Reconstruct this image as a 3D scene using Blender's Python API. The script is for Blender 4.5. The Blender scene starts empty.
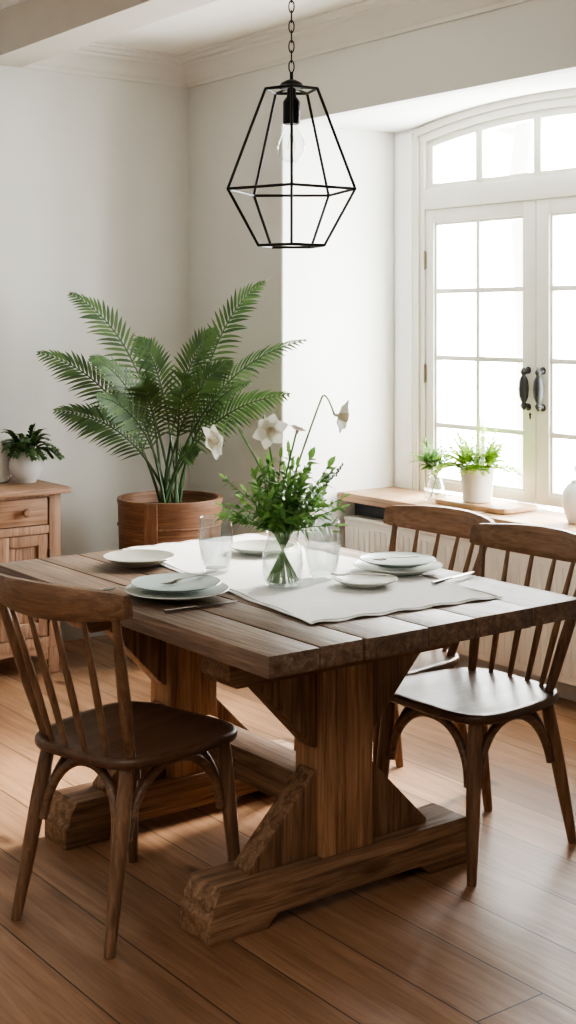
import bpy, bmesh, math, random
from mathutils import Vector, Matrix, Quaternion
random.seed(7)
PI = math.pi
scene = bpy.context.scene
COL = scene.collection
def V(*a): return Vector(a)
RV = V(.802, -.598, 0)      # sideways direction in the room
FV = V(.598, .801, 0)       # away direction in the room

# ------------------------------------------------------------------ materials
def new_mat(name):
    m = bpy.data.materials.new(name); m.use_nodes = True
    nt = m.node_tree
    b = nt.nodes['Principled BSDF']
    return m, nt, b
def lk(nt, a, b): nt.links.new(a, b)
def ramp(nt, stops):
    r = nt.nodes.new('ShaderNodeValToRGB')
    while len(r.color_ramp.elements) < len(stops): r.color_ramp.elements.new(.5)
    for e, (p, c) in zip(r.color_ramp.elements, stops):
        e.position = p; e.color = (*c, 1)
    return r
def noise(nt, vec, scale, detail=4, rough=.55, dist=0):
    n = nt.nodes.new('ShaderNodeTexNoise')
    n.inputs['Scale'].default_value = scale; n.inputs['Detail'].default_value = detail
    n.inputs['Roughness'].default_value = rough; n.inputs['Distortion'].default_value = dist
    if vec: lk(nt, vec, n.inputs['Vector'])
    return n
def mixc(nt, fac, a, b, mode='MIX'):
    m = nt.nodes.new('ShaderNodeMix'); m.data_type = 'RGBA'; m.blend_type = mode
    for s, v in ((m.inputs[0], fac), (m.inputs[6], a), (m.inputs[7], b)):
        if isinstance(v, (int, float)): s.default_value = v
        elif isinstance(v, tuple): s.default_value = (*v, 1)
        else: lk(nt, v, s)
    return m.outputs[2]
def math_n(nt, op, a, b=None):
    m = nt.nodes.new('ShaderNodeMath'); m.operation = op
    for s, v in zip(m.inputs, (a, b)):
        if v is None: continue
        if isinstance(v, (int, float)): s.default_value = v
        else: lk(nt, v, s)
    return m.outputs[0]
def bump(nt, b, h, strength, dist=.01):
    n = nt.nodes.new('ShaderNodeBump'); n.inputs['Strength'].default_value = strength
    n.inputs['Distance'].default_value = dist
    lk(nt, h, n.inputs['Height']); lk(nt, n.outputs[0], b.inputs['Normal'])

def plain(name, col, rough=.5, metal=0, var=.06, scale=8, bmp=0, spec=.5):
    m, nt, b = new_mat(name)
    tc = nt.nodes.new('ShaderNodeTexCoord')
    n = noise(nt, tc.outputs['Object'], scale)
    d = tuple(c * (1 - var) for c in col); l = tuple(min(1, c * (1 + var)) for c in col)
    r = ramp(nt, [(.3, d), (.7, l)]); lk(nt, n.outputs[0], r.inputs[0])
    lk(nt, r.outputs[0], b.inputs['Base Color'])
    b.inputs['Roughness'].default_value = rough; b.inputs['Metallic'].default_value = metal
    b.inputs['Specular IOR Level'].default_value = spec
    if bmp:
        n2 = noise(nt, tc.outputs['Object'], scale * 12, 6); bump(nt, b, n2.outputs[0], bmp)
    return m

def wood(name, dark, mid, light, axis='X', rough=.5, scale=1, bmp=.2, knots=False, spec=.5):
    m, nt, b = new_mat(name)
    tc = nt.nodes.new('ShaderNodeTexCoord')
    at = nt.nodes.new('ShaderNodeAttribute'); at.attribute_name = 'tone'
    add = nt.nodes.new('ShaderNodeVectorMath'); add.operation = 'ADD'
    mul = nt.nodes.new('ShaderNodeVectorMath'); mul.operation = 'SCALE'
    lk(nt, at.outputs['Vector'], mul.inputs[0]); mul.inputs['Scale'].default_value = 7.3
    lk(nt, tc.outputs['Object'], add.inputs[0]); lk(nt, mul.outputs[0], add.inputs[1])
    mp = nt.nodes.new('ShaderNodeMapping')
    s = [22 * scale] * 3; s['XYZ'.index(axis)] = 1.1 * scale
    mp.inputs['Scale'].default_value = s
    lk(nt, add.outputs[0], mp.inputs['Vector'])
    n1 = noise(nt, mp.outputs[0], 1.6, 7, .62, 1.2)
    n2 = noise(nt, mp.outputs[0], 6.5, 5, .7, .4)
    n3 = noise(nt, add.outputs[0], 2.2, 3)
    f = math_n(nt, 'ADD', math_n(nt, 'MULTIPLY', n1.outputs[0], .65), math_n(nt, 'MULTIPLY', n2.outputs[0], .35))
    r = ramp(nt, [(.36, dark), (.5, mid), (.65, light)]); lk(nt, f, r.inputs[0])
    r2 = ramp(nt, [(.3, (.72, .70, .68)), (.7, (1.12, 1.1, 1.08))]); lk(nt, n3.outputs[0], r2.inputs[0])
    c = mixc(nt, 1.0, r.outputs[0], r2.outputs[0], 'MULTIPLY')
    t2 = math_n(nt, 'ADD', math_n(nt, 'MULTIPLY', at.outputs['Fac'], .5), .75)
    cv = nt.nodes.new('ShaderNodeCombineColor')
    for i in range(3): lk(nt, t2, cv.inputs[i])
    c = mixc(nt, 1.0, c, cv.outputs[0], 'MULTIPLY')
    if knots:
        vo = nt.nodes.new('ShaderNodeTexVoronoi'); vo.inputs['Scale'].default_value = 1.0
        mp2 = nt.nodes.new('ShaderNodeMapping'); s2 = [6.5] * 3; s2['XYZ'.index(axis)] = 2.2
        mp2.inputs['Scale'].default_value = s2
        lk(nt, add.outputs[0], mp2.inputs['Vector']); lk(nt, mp2.outputs[0], vo.inputs['Vector'])
        rk = ramp(nt, [(.05, (.35, .3, .27)), (.16, (1, 1, 1))]); lk(nt, vo.outputs['Distance'], rk.inputs[0])
        c = mixc(nt, .8, c, rk.outputs[0], 'MULTIPLY')
    lk(nt, c, b.inputs['Base Color'])
    rr = nt.nodes.new('ShaderNodeMapRange'); lk(nt, f, rr.inputs[0])
    rr.inputs[3].default_value = rough + .1; rr.inputs[4].default_value = rough - .08
    lk(nt, rr.outputs[0], b.inputs['Roughness'])
    b.inputs['Specular IOR Level'].default_value = spec
    if bmp: bump(nt, b, f, bmp, .006)
    return m

def leaf_mat(name, c1, c2, trans=.3, rough=.5):
    m, nt, b = new_mat(name)
    at = nt.nodes.new('ShaderNodeAttribute'); at.attribute_name = 'tone'
    r = ramp(nt, [(0, c1), (1, c2)]); lk(nt, at.outputs['Fac'], r.inputs[0])
    lk(nt, r.outputs[0], b.inputs['Base Color']); b.inputs['Roughness'].default_value = rough
    t = nt.nodes.new('ShaderNodeBsdfTranslucent'); lk(nt, r.outputs[0], t.inputs['Color'])
    ms = nt.nodes.new('ShaderNodeMixShader'); ms.inputs[0].default_value = trans
    out = nt.nodes['Material Output']
    lk(nt, b.outputs[0], ms.inputs[1]); lk(nt, t.outputs[0], ms.inputs[2]); lk(nt, ms.outputs[0], out.inputs[0])
    return m

def glass_mat(name, tint=(1, 1, 1), gloss=.5, rough=.02, bmp=0, base=.03):
    m = bpy.data.materials.new(name); m.use_nodes = True
    nt = m.node_tree; nt.nodes.remove(nt.nodes['Principled BSDF'])
    out = nt.nodes['Material Output']
    t = nt.nodes.new('ShaderNodeBsdfTransparent'); t.inputs[0].default_value = (*tint, 1)
    g = nt.nodes.new('ShaderNodeBsdfGlossy'); g.inputs['Roughness'].default_value = rough
    lw = nt.nodes.new('ShaderNodeLayerWeight'); lw.inputs[0].default_value = .25
    f = math_n(nt, 'ADD', math_n(nt, 'MULTIPLY', math_n(nt, 'POWER', lw.outputs['Facing'], 1.7), gloss), base)
    if bmp:
        tc = nt.nodes.new('ShaderNodeTexCoord'); n = noise(nt, tc.outputs['Object'], 70, 2)
        bn = nt.nodes.new('ShaderNodeBump'); bn.inputs['Strength'].default_value = bmp
        lk(nt, n.outputs[0], bn.inputs['Height']); lk(nt, bn.outputs[0], g.inputs['Normal']); lk(nt, bn.outputs[0], lw.inputs['Normal'])
    ms = nt.nodes.new('ShaderNodeMixShader'); lk(nt, f, ms.inputs[0])
    lk(nt, t.outputs[0], ms.inputs[1]); lk(nt, g.outputs[0], ms.inputs[2]); lk(nt, ms.outputs[0], out.inputs[0])
    return m

def wall_mat(name, col):
    return plain(name, col, rough=.85, var=.025, scale=3, bmp=.06, spec=.2)

def floor_mat():
    m, nt, b = new_mat('pine_floorboards')
    tc = nt.nodes.new('ShaderNodeTexCoord')
    mp = nt.nodes.new('ShaderNodeMapping'); mp.inputs['Rotation'].default_value = (0, 0, PI / 2)
    lk(nt, tc.outputs['Object'], mp.inputs['Vector'])
    def brick(c1, c2, mort):
        br = nt.nodes.new('ShaderNodeTexBrick'); lk(nt, mp.outputs[0], br.inputs['Vector'])
        br.inputs['Scale'].default_value = 1; br.inputs['Brick Width'].default_value = 5.6
        br.inputs['Row Height'].default_value = .205; br.inputs['Mortar Size'].default_value = .0022
        br.inputs['Mortar Smooth'].default_value = .3
        br.offset = .37; br.offset_frequency = 2
        br.inputs['Color1'].default_value = (*c1, 1); br.inputs['Color2'].default_value = (*c2, 1); br.inputs['Mortar'].default_value = (*mort, 1)
        return br
    br = brick((.0, .0, .0), (1, 1, 1), (.5, .5, .5))
    sc = nt.nodes.new('ShaderNodeVectorMath'); sc.operation = 'SCALE'; sc.inputs['Scale'].default_value = 5.1
    lk(nt, br.outputs['Color'], sc.inputs[0])
    ad = nt.nodes.new('ShaderNodeVectorMath'); ad.operation = 'ADD'
    lk(nt, tc.outputs['Object'], ad.inputs[0]); lk(nt, sc.outputs[0], ad.inputs[1])
    mg = nt.nodes.new('ShaderNodeMapping'); mg.inputs['Scale'].default_value = (16, .9, 16)
    lk(nt, ad.outputs[0], mg.inputs['Vector'])
    n1 = noise(nt, mg.outputs[0], 1.5, 8, .6, 1.6); n2 = noise(nt, mg.outputs[0], 7, 5, .7)
    f = math_n(nt, 'ADD', math_n(nt, 'MULTIPLY', n1.outputs[0], .65), math_n(nt, 'MULTIPLY', n2.outputs[0], .35))
    r = ramp(nt, [(.3, (.19, .102, .056)), (.5, (.33, .185, .104)), (.7, (.46, .285, .172))]); lk(nt, f, r.inputs[0])
    r2 = ramp(nt, [(0, (.78, .76, .74)), (1, (1.12, 1.1, 1.08))]); lk(nt, br.outputs['Color'], r2.inputs[0])
    c = mixc(nt, 1.0, r.outputs[0], r2.outputs[0], 'MULTIPLY')
    # knots and worn dark stains
    mk = nt.nodes.new('ShaderNodeMapping'); mk.inputs['Scale'].default_value = (2.3, 1.1, 1)
    lk(nt, ad.outputs[0], mk.inputs['Vector'])
    vo = nt.nodes.new('ShaderNodeTexVoronoi'); vo.voronoi_dimensions = '2D'; lk(nt, mk.outputs[0], vo.inputs['Vector']); vo.inputs['Scale'].default_value = 1
    rk = ramp(nt, [(.025, (.3, .24, .2)), (.065, (1, 1, 1))]); lk(nt, vo.outputs['Distance'], rk.inputs[0])
    c = mixc(nt, .85, c, rk.outputs[0], 'MULTIPLY')
    n4 = noise(nt, tc.outputs['Object'], 1.3, 5); r4 = ramp(nt, [(.35, (.78, .76, .75)), (.62, (1.05, 1.05, 1.05))]); lk(nt, n4.outputs[0], r4.inputs[0])
    c = mixc(nt, .8, c, r4.outputs[0], 'MULTIPLY')
    c = mixc(nt, br.outputs['Fac'], c, (.035, .02, .012))
    lk(nt, c, b.inputs['Base Color'])
    rr = nt.nodes.new('ShaderNodeMapRange'); lk(nt, f, rr.inputs[0]); rr.inputs[3].default_value = .5; rr.inputs[4].default_value = .32
    lk(nt, rr.outputs[0], b.inputs['Roughness']); b.inputs['Specular IOR Level'].default_value = .45
    h = math_n(nt, 'SUBTRACT', math_n(nt, 'MULTIPLY', f, .35), br.outputs['Fac'])
    bump(nt, b, h, .35, .006)
    return m

M = {}
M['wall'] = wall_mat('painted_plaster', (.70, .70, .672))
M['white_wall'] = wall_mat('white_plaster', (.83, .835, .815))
M['ceil'] = wall_mat('ceiling_paint', (.80, .78, .72))
M['cornice'] = plain('cornice_paint', (.72, .71, .665), .7, var=.02)
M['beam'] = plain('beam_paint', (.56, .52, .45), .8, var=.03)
M['win'] = plain('window_paint', (.61, .60, .525), .45, var=.03)
M['rad'] = plain('radiator_enamel', (.76, .735, .67), .4, var=.02)
M['skirt'] = plain('skirting_paint', (.62, .62, .60), .5, var=.03)
M['sill_shade'] = plain('painted_sill_shade', (.045, .055, .065), .6)  # shade below the sill, put into a near-black colour
M['floor'] = floor_mat()
TB = ((.085, .053, .036), (.19, .125, .088), (.33, .235, .170))
M['table_top'] = wood('weathered_table_top', *TB, axis='Y', rough=.42, knots=True, bmp=.45)
LB = ((.10, .054, .029), (.24, .138, .076), (.42, .26, .158))
for a in 'XYZ': M['trestle' + a] = wood('rough_trestle_timber_' + a, *LB, axis=a, rough=.6, knots=True, bmp=.18)
M['post'] = wood('lit_post_timber', (.13, .064, .032), (.33, .185, .10), (.52, .32, .19), axis='Z', rough=.6, knots=True, bmp=.2)  # trestle timber with the light on the post put into its colour
CB = ((.115, .062, .035), (.205, .116, .066), (.31, .185, .110))
for a in 'XYZ': M['chair' + a] = wood('chair_wood_' + a, *CB, axis=a, rough=.38, bmp=.08)
M['seat'] = wood('chair_seat_wood', (.07, .035, .02), (.11, .056, .031), (.155, .083, .046), axis='X', rough=.33, bmp=.08)
SB = ((.17, .095, .055), (.30, .175, .105), (.42, .26, .165))
for a in 'XYZ': M['pine' + a] = wood('aged_pine_' + a, *SB, axis=a, rough=.6, bmp=.25)
M['pine_dark'] = plain('dark_recess', (.04, .025, .018), .8)
TU = ((.085, .040, .020), (.19, .092, .048), (.30, .165, .095))
M['tub'] = wood('tub_wood', *TU, axis='X', rough=.5, bmp=.35)
mp_ = [n for n in M['tub'].node_tree.nodes if n.type == 'MAPPING'][0]; mp_.inputs['Scale'].default_value = (2.0, 2.0, 40)
M['tub_up'] = wood('tub_batten_wood', *TU, axis='Z', rough=.5, bmp=.3)
M['sill'] = wood('raw_sill_board', (.27, .165, .09), (.42, .27, .155), (.55, .38, .24), axis='Y', rough=.5, bmp=.2)
M['board'] = wood('cutting_board_wood', (.30, .17, .085), (.46, .29, .16), (.58, .40, .25), axis='Y', rough=.45, bmp=.1)
M['black'] = plain('black_metal', (.012, .012, .012), .45, .6, var=.1)
M['iron'] = plain('dark_iron', (.012, .0125, .013), .55, 0, var=.15)
M['steel'] = plain('cutlery_steel', (.30, .29, .28), .28, 1, var=.05)
M['brass'] = plain('old_brass', (.20, .16, .10), .4, .9)
M['linen'] = plain('white_linen', (.93, .93, .93), .9, var=.03, scale=30, bmp=.25, spec=.1)
M['hem'] = plain('linen_hem', (.60, .59, .57), .9, var=.05, spec=.1)
M['plate_pale'] = plain('pale_stoneware', (.62, .65, .61), .25, var=.04, scale=14)
M['plate_blue'] = plain('celadon_stoneware', (.45, .535, .52), .22, var=.06, scale=14)
M['plate_sage'] = plain('sage_stoneware', (.50, .515, .45), .25, var=.07, scale=14)
M['ceramic'] = plain('white_ceramic', (.78, .77, .73), .35, var=.03)
M['ceramic_grey'] = plain('speckled_white_ceramic', (.75, .75, .735), .55, var=.05, scale=25, bmp=.08)
M['soil'] = plain('potting_soil', (.028, .018, .012), .95, var=.4, scale=40, bmp=.5)
M['frond'] = leaf_mat('palm_green', (.028, .066, .020), (.095, .175, .052), .22)
M['frond_stem'] = plain('palm_stem', (.035, .075, .022), .5, var=.25)
M['leaf'] = leaf_mat('bouquet_green', (.055, .145, .035), (.21, .40, .10), .35)
M['stem'] = plain('flower_stem', (.12, .24, .07), .5, var=.2)
M['petal'] = leaf_mat('white_petal', (.78, .78, .66), (.90, .88, .80), .25, .6)
M['trumpet'] = leaf_mat('cream_trumpet', (.84, .80, .60), (.88, .85, .72), .25, .6)
M['faded'] = leaf_mat('faded_petal', (.42, .32, .22), (.70, .60, .46), .2, .7)
M['catkin'] = plain('dark_seed_head', (.07, .055, .05), .8, var=.3)
M['lime'] = leaf_mat('lime_fern', (.16, .33, .02), (.44, .62, .09), .5)
M['sprig'] = leaf_mat('sprig_green', (.09, .24, .055), (.24, .43, .11), .45)
M['succ'] = leaf_mat('dark_rosette_green', (.03, .075, .025), (.11, .22, .07), .2)
M['pale_leaf'] = leaf_mat('pale_leaf', (.10, .20, .10), (.22, .36, .19), .35)
M['glass'] = glass_mat('clear_glass', (.975, .985, .98), .9, base=.05)
M['glass_text'] = glass_mat('dimpled_glass', (.94, .955, .955), .95, .05, .9, base=.08)
M['rim'] = glass_mat('glass_rim', (.85, .87, .87), .8, .05, base=.3)
M['pane'] = glass_mat('window_glass', (.99, .995, .99), .12)
M['water'] = glass_mat('water', (.965, .98, .975), .6, .05, 1.0, base=.07)
M['filament'] = plain('filament', (.5, .4, .25), .3, .6)
M['tree_leaf'] = leaf_mat('garden_leaf', (.20, .27, .13), (.32, .40, .22), .4)
M['tree_bark'] = plain('garden_bark', (.16, .155, .14), .9)

# ------------------------------------------------------------------ mesh builder
class MB:
    def __init__(s): s.v = []; s.f = []; s.t = []; s.sm = []
    def add(s, vs, fs, tone=.5, smooth=True):
        o = len(s.v)
        s.v += [Vector(p) for p in vs]; s.t += [tone] * len(vs)
        s.f += [tuple(i + o for i in f) for f in fs]; s.sm += [smooth] * len(fs)
    def frombm(s, bm, mat=None, tone=.5, smooth=False):
        bm.verts.ensure_lookup_table()
        for i, v in enumerate(bm.verts): v.index = i
        vs = [(mat @ v.co if mat else v.co.copy()) for v in bm.verts]
        s.add(vs, [[v.index for v in f.verts] for f in bm.faces], tone, smooth); bm.free()
    def box(s, x0, x1, y0, y1, z0, z1, bev=0, tone=.5, rot=None, seg=2):
        bm = bmesh.new(); bmesh.ops.create_cube(bm, size=1)
        c = V((x0 + x1) / 2, (y0 + y1) / 2, (z0 + z1) / 2)
        for v in bm.verts: v.co = V(v.co.x * (x1 - x0), v.co.y * (y1 - y0), v.co.z * (z1 - z0))
        if bev: bmesh.ops.bevel(bm, geom=bm.edges[:], offset=bev, segments=seg, affect='EDGES', profile=.6)
        m = Matrix.Translation(c) @ (rot.to_4x4() if rot else Matrix.Identity(4))
        s.frombm(bm, m, tone, bool(bev))
    def prism(s, poly, ext, bev=0, tone=.5, smooth=False):
        """poly: list of 3-D points (planar); ext: extrusion vector"""
        bm = bmesh.new(); ext = Vector(ext)
        a = [bm.verts.new(Vector(p)) for p in poly]; b = [bm.verts.new(Vector(p) + ext) for p in poly]
        n = len(poly)
        bm.faces.new(a); bm.faces.new(b[::-1])
        for i in range(n): bm.faces.new((a[i], b[i], b[(i + 1) % n], a[(i + 1) % n]))
        bmesh.ops.recalc_face_normals(bm, faces=bm.faces[:])
        if bev: bmesh.ops.bevel(bm, geom=bm.edges[:], offset=bev, segments=2, affect='EDGES', profile=.6)
        s.frombm(bm, None, tone, smooth or bool(bev))
    def tube(s, pts, r, n=10, tone=.5, caps=True, sq=1.0):
        pts = [Vector(p) for p in pts]; k = len(pts)
        rs = r if isinstance(r, (list, tuple)) else [r] * k
        vs = []; up = None
        for i, p in enumerate(pts):
            t = (pts[min(i + 1, k - 1)] - pts[max(i - 1, 0)]).normalized()
            if up is None:
                up = V(0, 0, 1) if abs(t.z) < .9 else V(0, 1, 0)
            a = up.cross(t)
            if a.length < 1e-5: a = V(1, 0, 0).cross(t)
            a.normalize(); b = t.cross(a).normalized(); up = b
            for j in range(n):
                q = 2 * PI * j / n
                vs.append(p + a * math.cos(q) * rs[i] + b * math.sin(q) * rs[i] * sq)
        fs = [(i * n + j, i * n + (j + 1) % n, (i + 1) * n + (j + 1) % n, (i + 1) * n + j) for i in range(k - 1) for j in range(n)]
        if caps: fs += [tuple(range(n))[::-1], tuple((k - 1) * n + j for j in range(n))]
        s.add(vs, fs, tone)
    def lathe(s, prof, n=40, c=(0, 0, 0), tone=.5, axis=None):
        c = Vector(c); vs = []; k = len(prof)
        q = axis.to_track_quat('Z', 'Y') if axis is not None else Quaternion()
        for r, z in prof:
            for j in range(n):
                a = 2 * PI * j / n; vs.append(c + q @ V(r * math.cos(a), r * math.sin(a), z))
        fs = [(i * n + j, i * n + (j + 1) % n, (i + 1) * n + (j + 1) % n, (i + 1) * n + j) for i in range(k - 1) for j in range(n)]
        if prof[0][0] > 1e-6: fs.append(tuple(range(n))[::-1])
        if prof[-1][0] > 1e-6: fs.append(tuple((k - 1) * n + j for j in range(n)))
        s.add(vs, fs, tone)
    def blade(s, p, d, nrm, L, w, tone=.5, droop=0, segs=3, prof=None):
        """a leaf: pointed strip from p along d"""
        d = d.normalized(); side = d.cross(nrm)
        if side.length < 1e-4: side = d.cross(V(1, 0, 0))
        side.normalize(); vs = []; fs = []
        prof = prof or [.25, 1, .8, 0]
        segs = len(prof) - 1
        up = side.cross(d)
        for i, q in enumerate(prof):
            t = i / segs; c = p + d * L * t - V(0, 0, 1) * droop * L * t * t
            if q == 0: vs.append(c)
            else: vs += [c - side * w * q / 2 + up * w * .12 * q, c + side * w * q / 2 + up * w * .12 * q]
        m = len(vs)
        for i in range(segs - 1): fs.append((2 * i, 2 * i + 1, 2 * i + 3, 2 * i + 2))
        if prof[-1] == 0: fs.append((m - 3, m - 2, m - 1))
        else: fs.append((m - 4, m - 3, m - 1, m - 2))
        s.add(vs, fs, tone)
    def build(s, name, mat, parent=None, origin=None, angle=40):
        me = bpy.data.meshes.new(name)
        o = Vector(origin) if origin is not None else V(0, 0, 0)
        me.from_pydata([v - o for v in s.v], [], s.f); me.update()
        at = me.attributes.new('tone', 'FLOAT', 'POINT'); at.data.foreach_set('value', s.t)
        me.polygons.foreach_set('use_smooth', s.sm)
        bm = bmesh.new(); bm.from_mesh(me); bmesh.ops.recalc_face_normals(bm, faces=bm.faces[:]); bm.to_mesh(me); bm.free()
        me.set_sharp_from_angle(angle=math.radians(angle))
        me.materials.append(mat)
        ob = bpy.data.objects.new(name, me); COL.objects.link(ob)
        if parent is not None: ob.parent = parent
        ob.location = o
        return ob

def tag(o, label=None, cat=None, group=None, kind=None):
    if label: o['label'] = label
    if cat: o['category'] = cat
    if group: o['group'] = group
    if kind: o['kind'] = kind
    return o
def empty(name, loc, rz=0):
    o = bpy.data.objects.new(name, None); COL.objects.link(o); o.location = loc; o.rotation_euler = (0, 0, rz)
    o.empty_display_size = .1
    return o
def children(o): return [c for c in bpy.data.objects if c.parent == o]
def copy_tree(o, parent=None):
    c = o.copy(); COL.objects.link(c); c.parent = parent
    for ch in children(o): copy_tree(ch, c)
    return c
def bez(p0, p1, p2, n):
    return [p0 * (1 - t) ** 2 + p1 * 2 * t * (1 - t) + p2 * t * t for t in [i / n for i in range(n + 1)]]
def rnd(a, b): return random.uniform(a, b)
def struct(mb, name, mat, angle=40): return tag(mb.build(name, mat, angle=angle), kind='structure')

# ------------------------------------------------------------------ room shell
XW, XG, YF = 3.63, 4.30, 5.69      # main right wall, glazing plane, far wall
YA, YB = 3.05, 4.91                # window recess
YC, HW = 3.995, .750               # window centre and half width
ZS = .70                           # sill top
ZC = 2.78
m = MB(); m.box(-2.1, 4.6, -2.1, 5.9, -.1, 0); struct(m, 'floor', M['floor'])
m = MB(); m.box(2.72, 4.6, -2.1, 5.9, ZC, ZC + .3); m.box(-2.1, 2.525, -2.1, 5.9, 2.95, 3.08); struct(m, 'ceiling', M['ceil'])
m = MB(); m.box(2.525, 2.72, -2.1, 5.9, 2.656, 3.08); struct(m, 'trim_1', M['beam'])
m = MB(); m.box(-2.1, 4.6, YF, 5.9, 0, 3.08); struct(m, 'wall_far', M['wall'])
m = MB(); m.box(-2.1, -1.9, -2.1, 5.9, 0, 3.08); struct(m, 'wall_left', M['wall'])
m = MB(); m.box(-2.1, 4.6, -2.1, -1.9, 0, 3.08); struct(m, 'wall_back', M['wall'])

def arch(y, hw, spring, rise):      # height of a segmental arch
    R = (hw * hw + rise * rise) / (2 * rise); d = min(abs(y - YC), hw)
    return spring + math.sqrt(R * R - d * d) - (R - rise)
SPR, RISE = 2.382, .072
m = MB()
m.box(XW, 4.6, YB, YF, 0, ZC)                       # pier by the corner
m.box(XW, 4.6, -2.1, YA, 0, ZC)                     # pier on the near side
m.box(XW, XW + .05, YA, YB, 2.385, ZC)              # bulkhead face over the recess
struct(m, 'wall_right', M['wall'])
m = MB()
# soffit of the recess, arching towards the glass
nx, ny = 8, 24; vs = []; fs = []
for i in range(nx + 1):
    for j in range(ny + 1):
        t = i / nx; x = XW + .002 + (XG + .04 - XW) * t; y = YA + (YB - YA) * j / ny
        zz = 2.386 + (arch(y, HW + .02, SPR + .012, RISE) + .01 - 2.386) * t ** 1.5 if abs(y - YC) < HW + .02 else 2.386 + .016 * t
        vs.append((x, y, zz))
for i in range(nx):
    for j in range(ny):
        a = i * (ny + 1) + j; fs.append((a, a + 1, a + ny + 2, a + ny + 1))
m.add(vs, fs)
N = 24
poly = [V(XG + .005, YC - HW, ZC), V(XG + .005, YC + HW, ZC)] + [V(XG + .005, YC + HW - 2 * HW * i / N, arch(YC + HW - 2 * HW * i / N, HW, SPR, RISE)) for i in range(N + 1)]
m.prism(poly, (.14, 0, 0))
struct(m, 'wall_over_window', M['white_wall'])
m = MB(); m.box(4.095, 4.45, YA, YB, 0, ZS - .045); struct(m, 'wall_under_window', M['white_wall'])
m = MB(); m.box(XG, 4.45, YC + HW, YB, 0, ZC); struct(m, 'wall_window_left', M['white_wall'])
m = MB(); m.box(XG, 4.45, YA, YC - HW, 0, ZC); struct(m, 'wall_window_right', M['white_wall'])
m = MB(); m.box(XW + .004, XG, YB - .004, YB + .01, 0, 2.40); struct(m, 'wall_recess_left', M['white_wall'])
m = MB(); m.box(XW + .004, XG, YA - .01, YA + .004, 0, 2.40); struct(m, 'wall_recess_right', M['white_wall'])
# narrow pilaster strips beside the frame
m = MB()
for y0, y1 in ((YC + HW + .012, YB - .035), (YA + .035, YC - HW - .012)):
    m.box(XG - .02, XG, y0, y1, ZS, 2.384, .006)
struct(m, 'trim_2', M['white_wall'])

# cornice
prof = [(0, 0), (0, -.125), (.012, -.125), (.016, -.108), (.028, -.10), (.034, -.085), (.06, -.055), (.088, -.042), (.092, -.030), (.112, -.026), (.118, -.012), (.15, -.010), (.15, 0)]
def cornice(a, b, inward, zc, name, k=1.0):
    m = MB(); a = Vector(a); b = Vector(b); inward = Vector(inward)
    m.prism([a + inward * p * k + V(0, 0, zc + q * k) for p, q in prof], b - a)
    struct(m, name, M['cornice'])
cornice((2.72, YF, 0), (XW, YF, 0), (0, -1, 0), ZC, 'trim_3')
cornice((XW, -1.9, 0), (XW, YF, 0), (-1, 0, 0), ZC, 'trim_4')
cornice((2.525, -1.9, 0), (2.525, YF, 0), (-1, 0, 0), 2.95, 'trim_5', .8)
# skirting
def skirting(name, x0, x1, y0, y1):
    m = MB(); m.box(x0, x1, y0, y1, 0, .12, .006); struct(m, name, M['skirt'])
skirting('baseboard_far', -1.9, XW, YF - .02, YF)
skirting('baseboard_right', XW - .02, XW, YB, YF - .02)
skirting('baseboard_window', 4.075, 4.095, YA, YB)
# sill boards (raw timber, two lengths)
m = MB()
m.box(3.955, XG + .01, 4.02, YB - .006, ZS - .04, ZS, .004, tone=.6)
m.box(3.945, XG + .01, YA + .006, 4.015, ZS - .045, ZS - .004, .004, tone=.45)
struct(m, 'trim_6', M['sill'])

m = MB(); m.box(4.052, 4.096, YA + .004, YB - .008, .50, ZS - .045, .003); struct(m, 'sill_shade_strip', M['sill_shade'])  # dark strip added as the shade between sill board and radiator

# ------------------------------------------------------------------ window
win = tag(empty('window_1', (XG, YC, ZS)), kind='structure')
WO = V(XG, YC, ZS)
def wpart(mb, name, mat, parent=win): 
    ob = mb.build(name, mat, None)
    me = ob.data
    for v in me.vertices: v.co -= WO
    ob.parent = parent
    return ob
m = MB()
FX0, FX1 = XG - .004, XG + .085
m.box(FX0 + .0012, FX1, YC + HW - .055, YC + HW, ZS, SPR - .03, .0005)
m.box(FX0 + .0012, FX1, YC - HW, YC - HW + .055, ZS, SPR - .03, .0005)
m.box(FX0, FX1 , YC - HW + .05, YC + HW - .05, 2.015, 2.11, .005)      # transom
N = 28; ys = [YC - HW + 2 * HW * i / N for i in range(N + 1)]
outer = [V(FX0, y, arch(y, HW, SPR, RISE)) for y in ys]
ri = .058
inner = [V(FX0, y, arch(y, HW, SPR, RISE) - ri) for y in ys]
m.prism(outer + inner[::-1], (FX1 - FX0, 0, 0))
# raised moulding along the edge of the frame
m.box(FX0 - .012, FX0, YC + HW - .022, YC + HW + .0105, ZS, SPR - .012, .0005)
m.box(FX0 - .012, FX0, YC - HW - .0105, YC - HW + .022, ZS, SPR - .012, .0005)
o2 = [V(FX0 - .0128, YC + (y - YC) * 1.014, arch(y, HW, SPR, RISE) + .012) for y in ys]
i2 = [V(FX0 - .0128, y, arch(y, HW, SPR, RISE) - .022) for y in ys]
m.prism(o2 + i2[::-1], (.014, 0, 0))
wpart(m, 'window_frame', M['win'])
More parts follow.
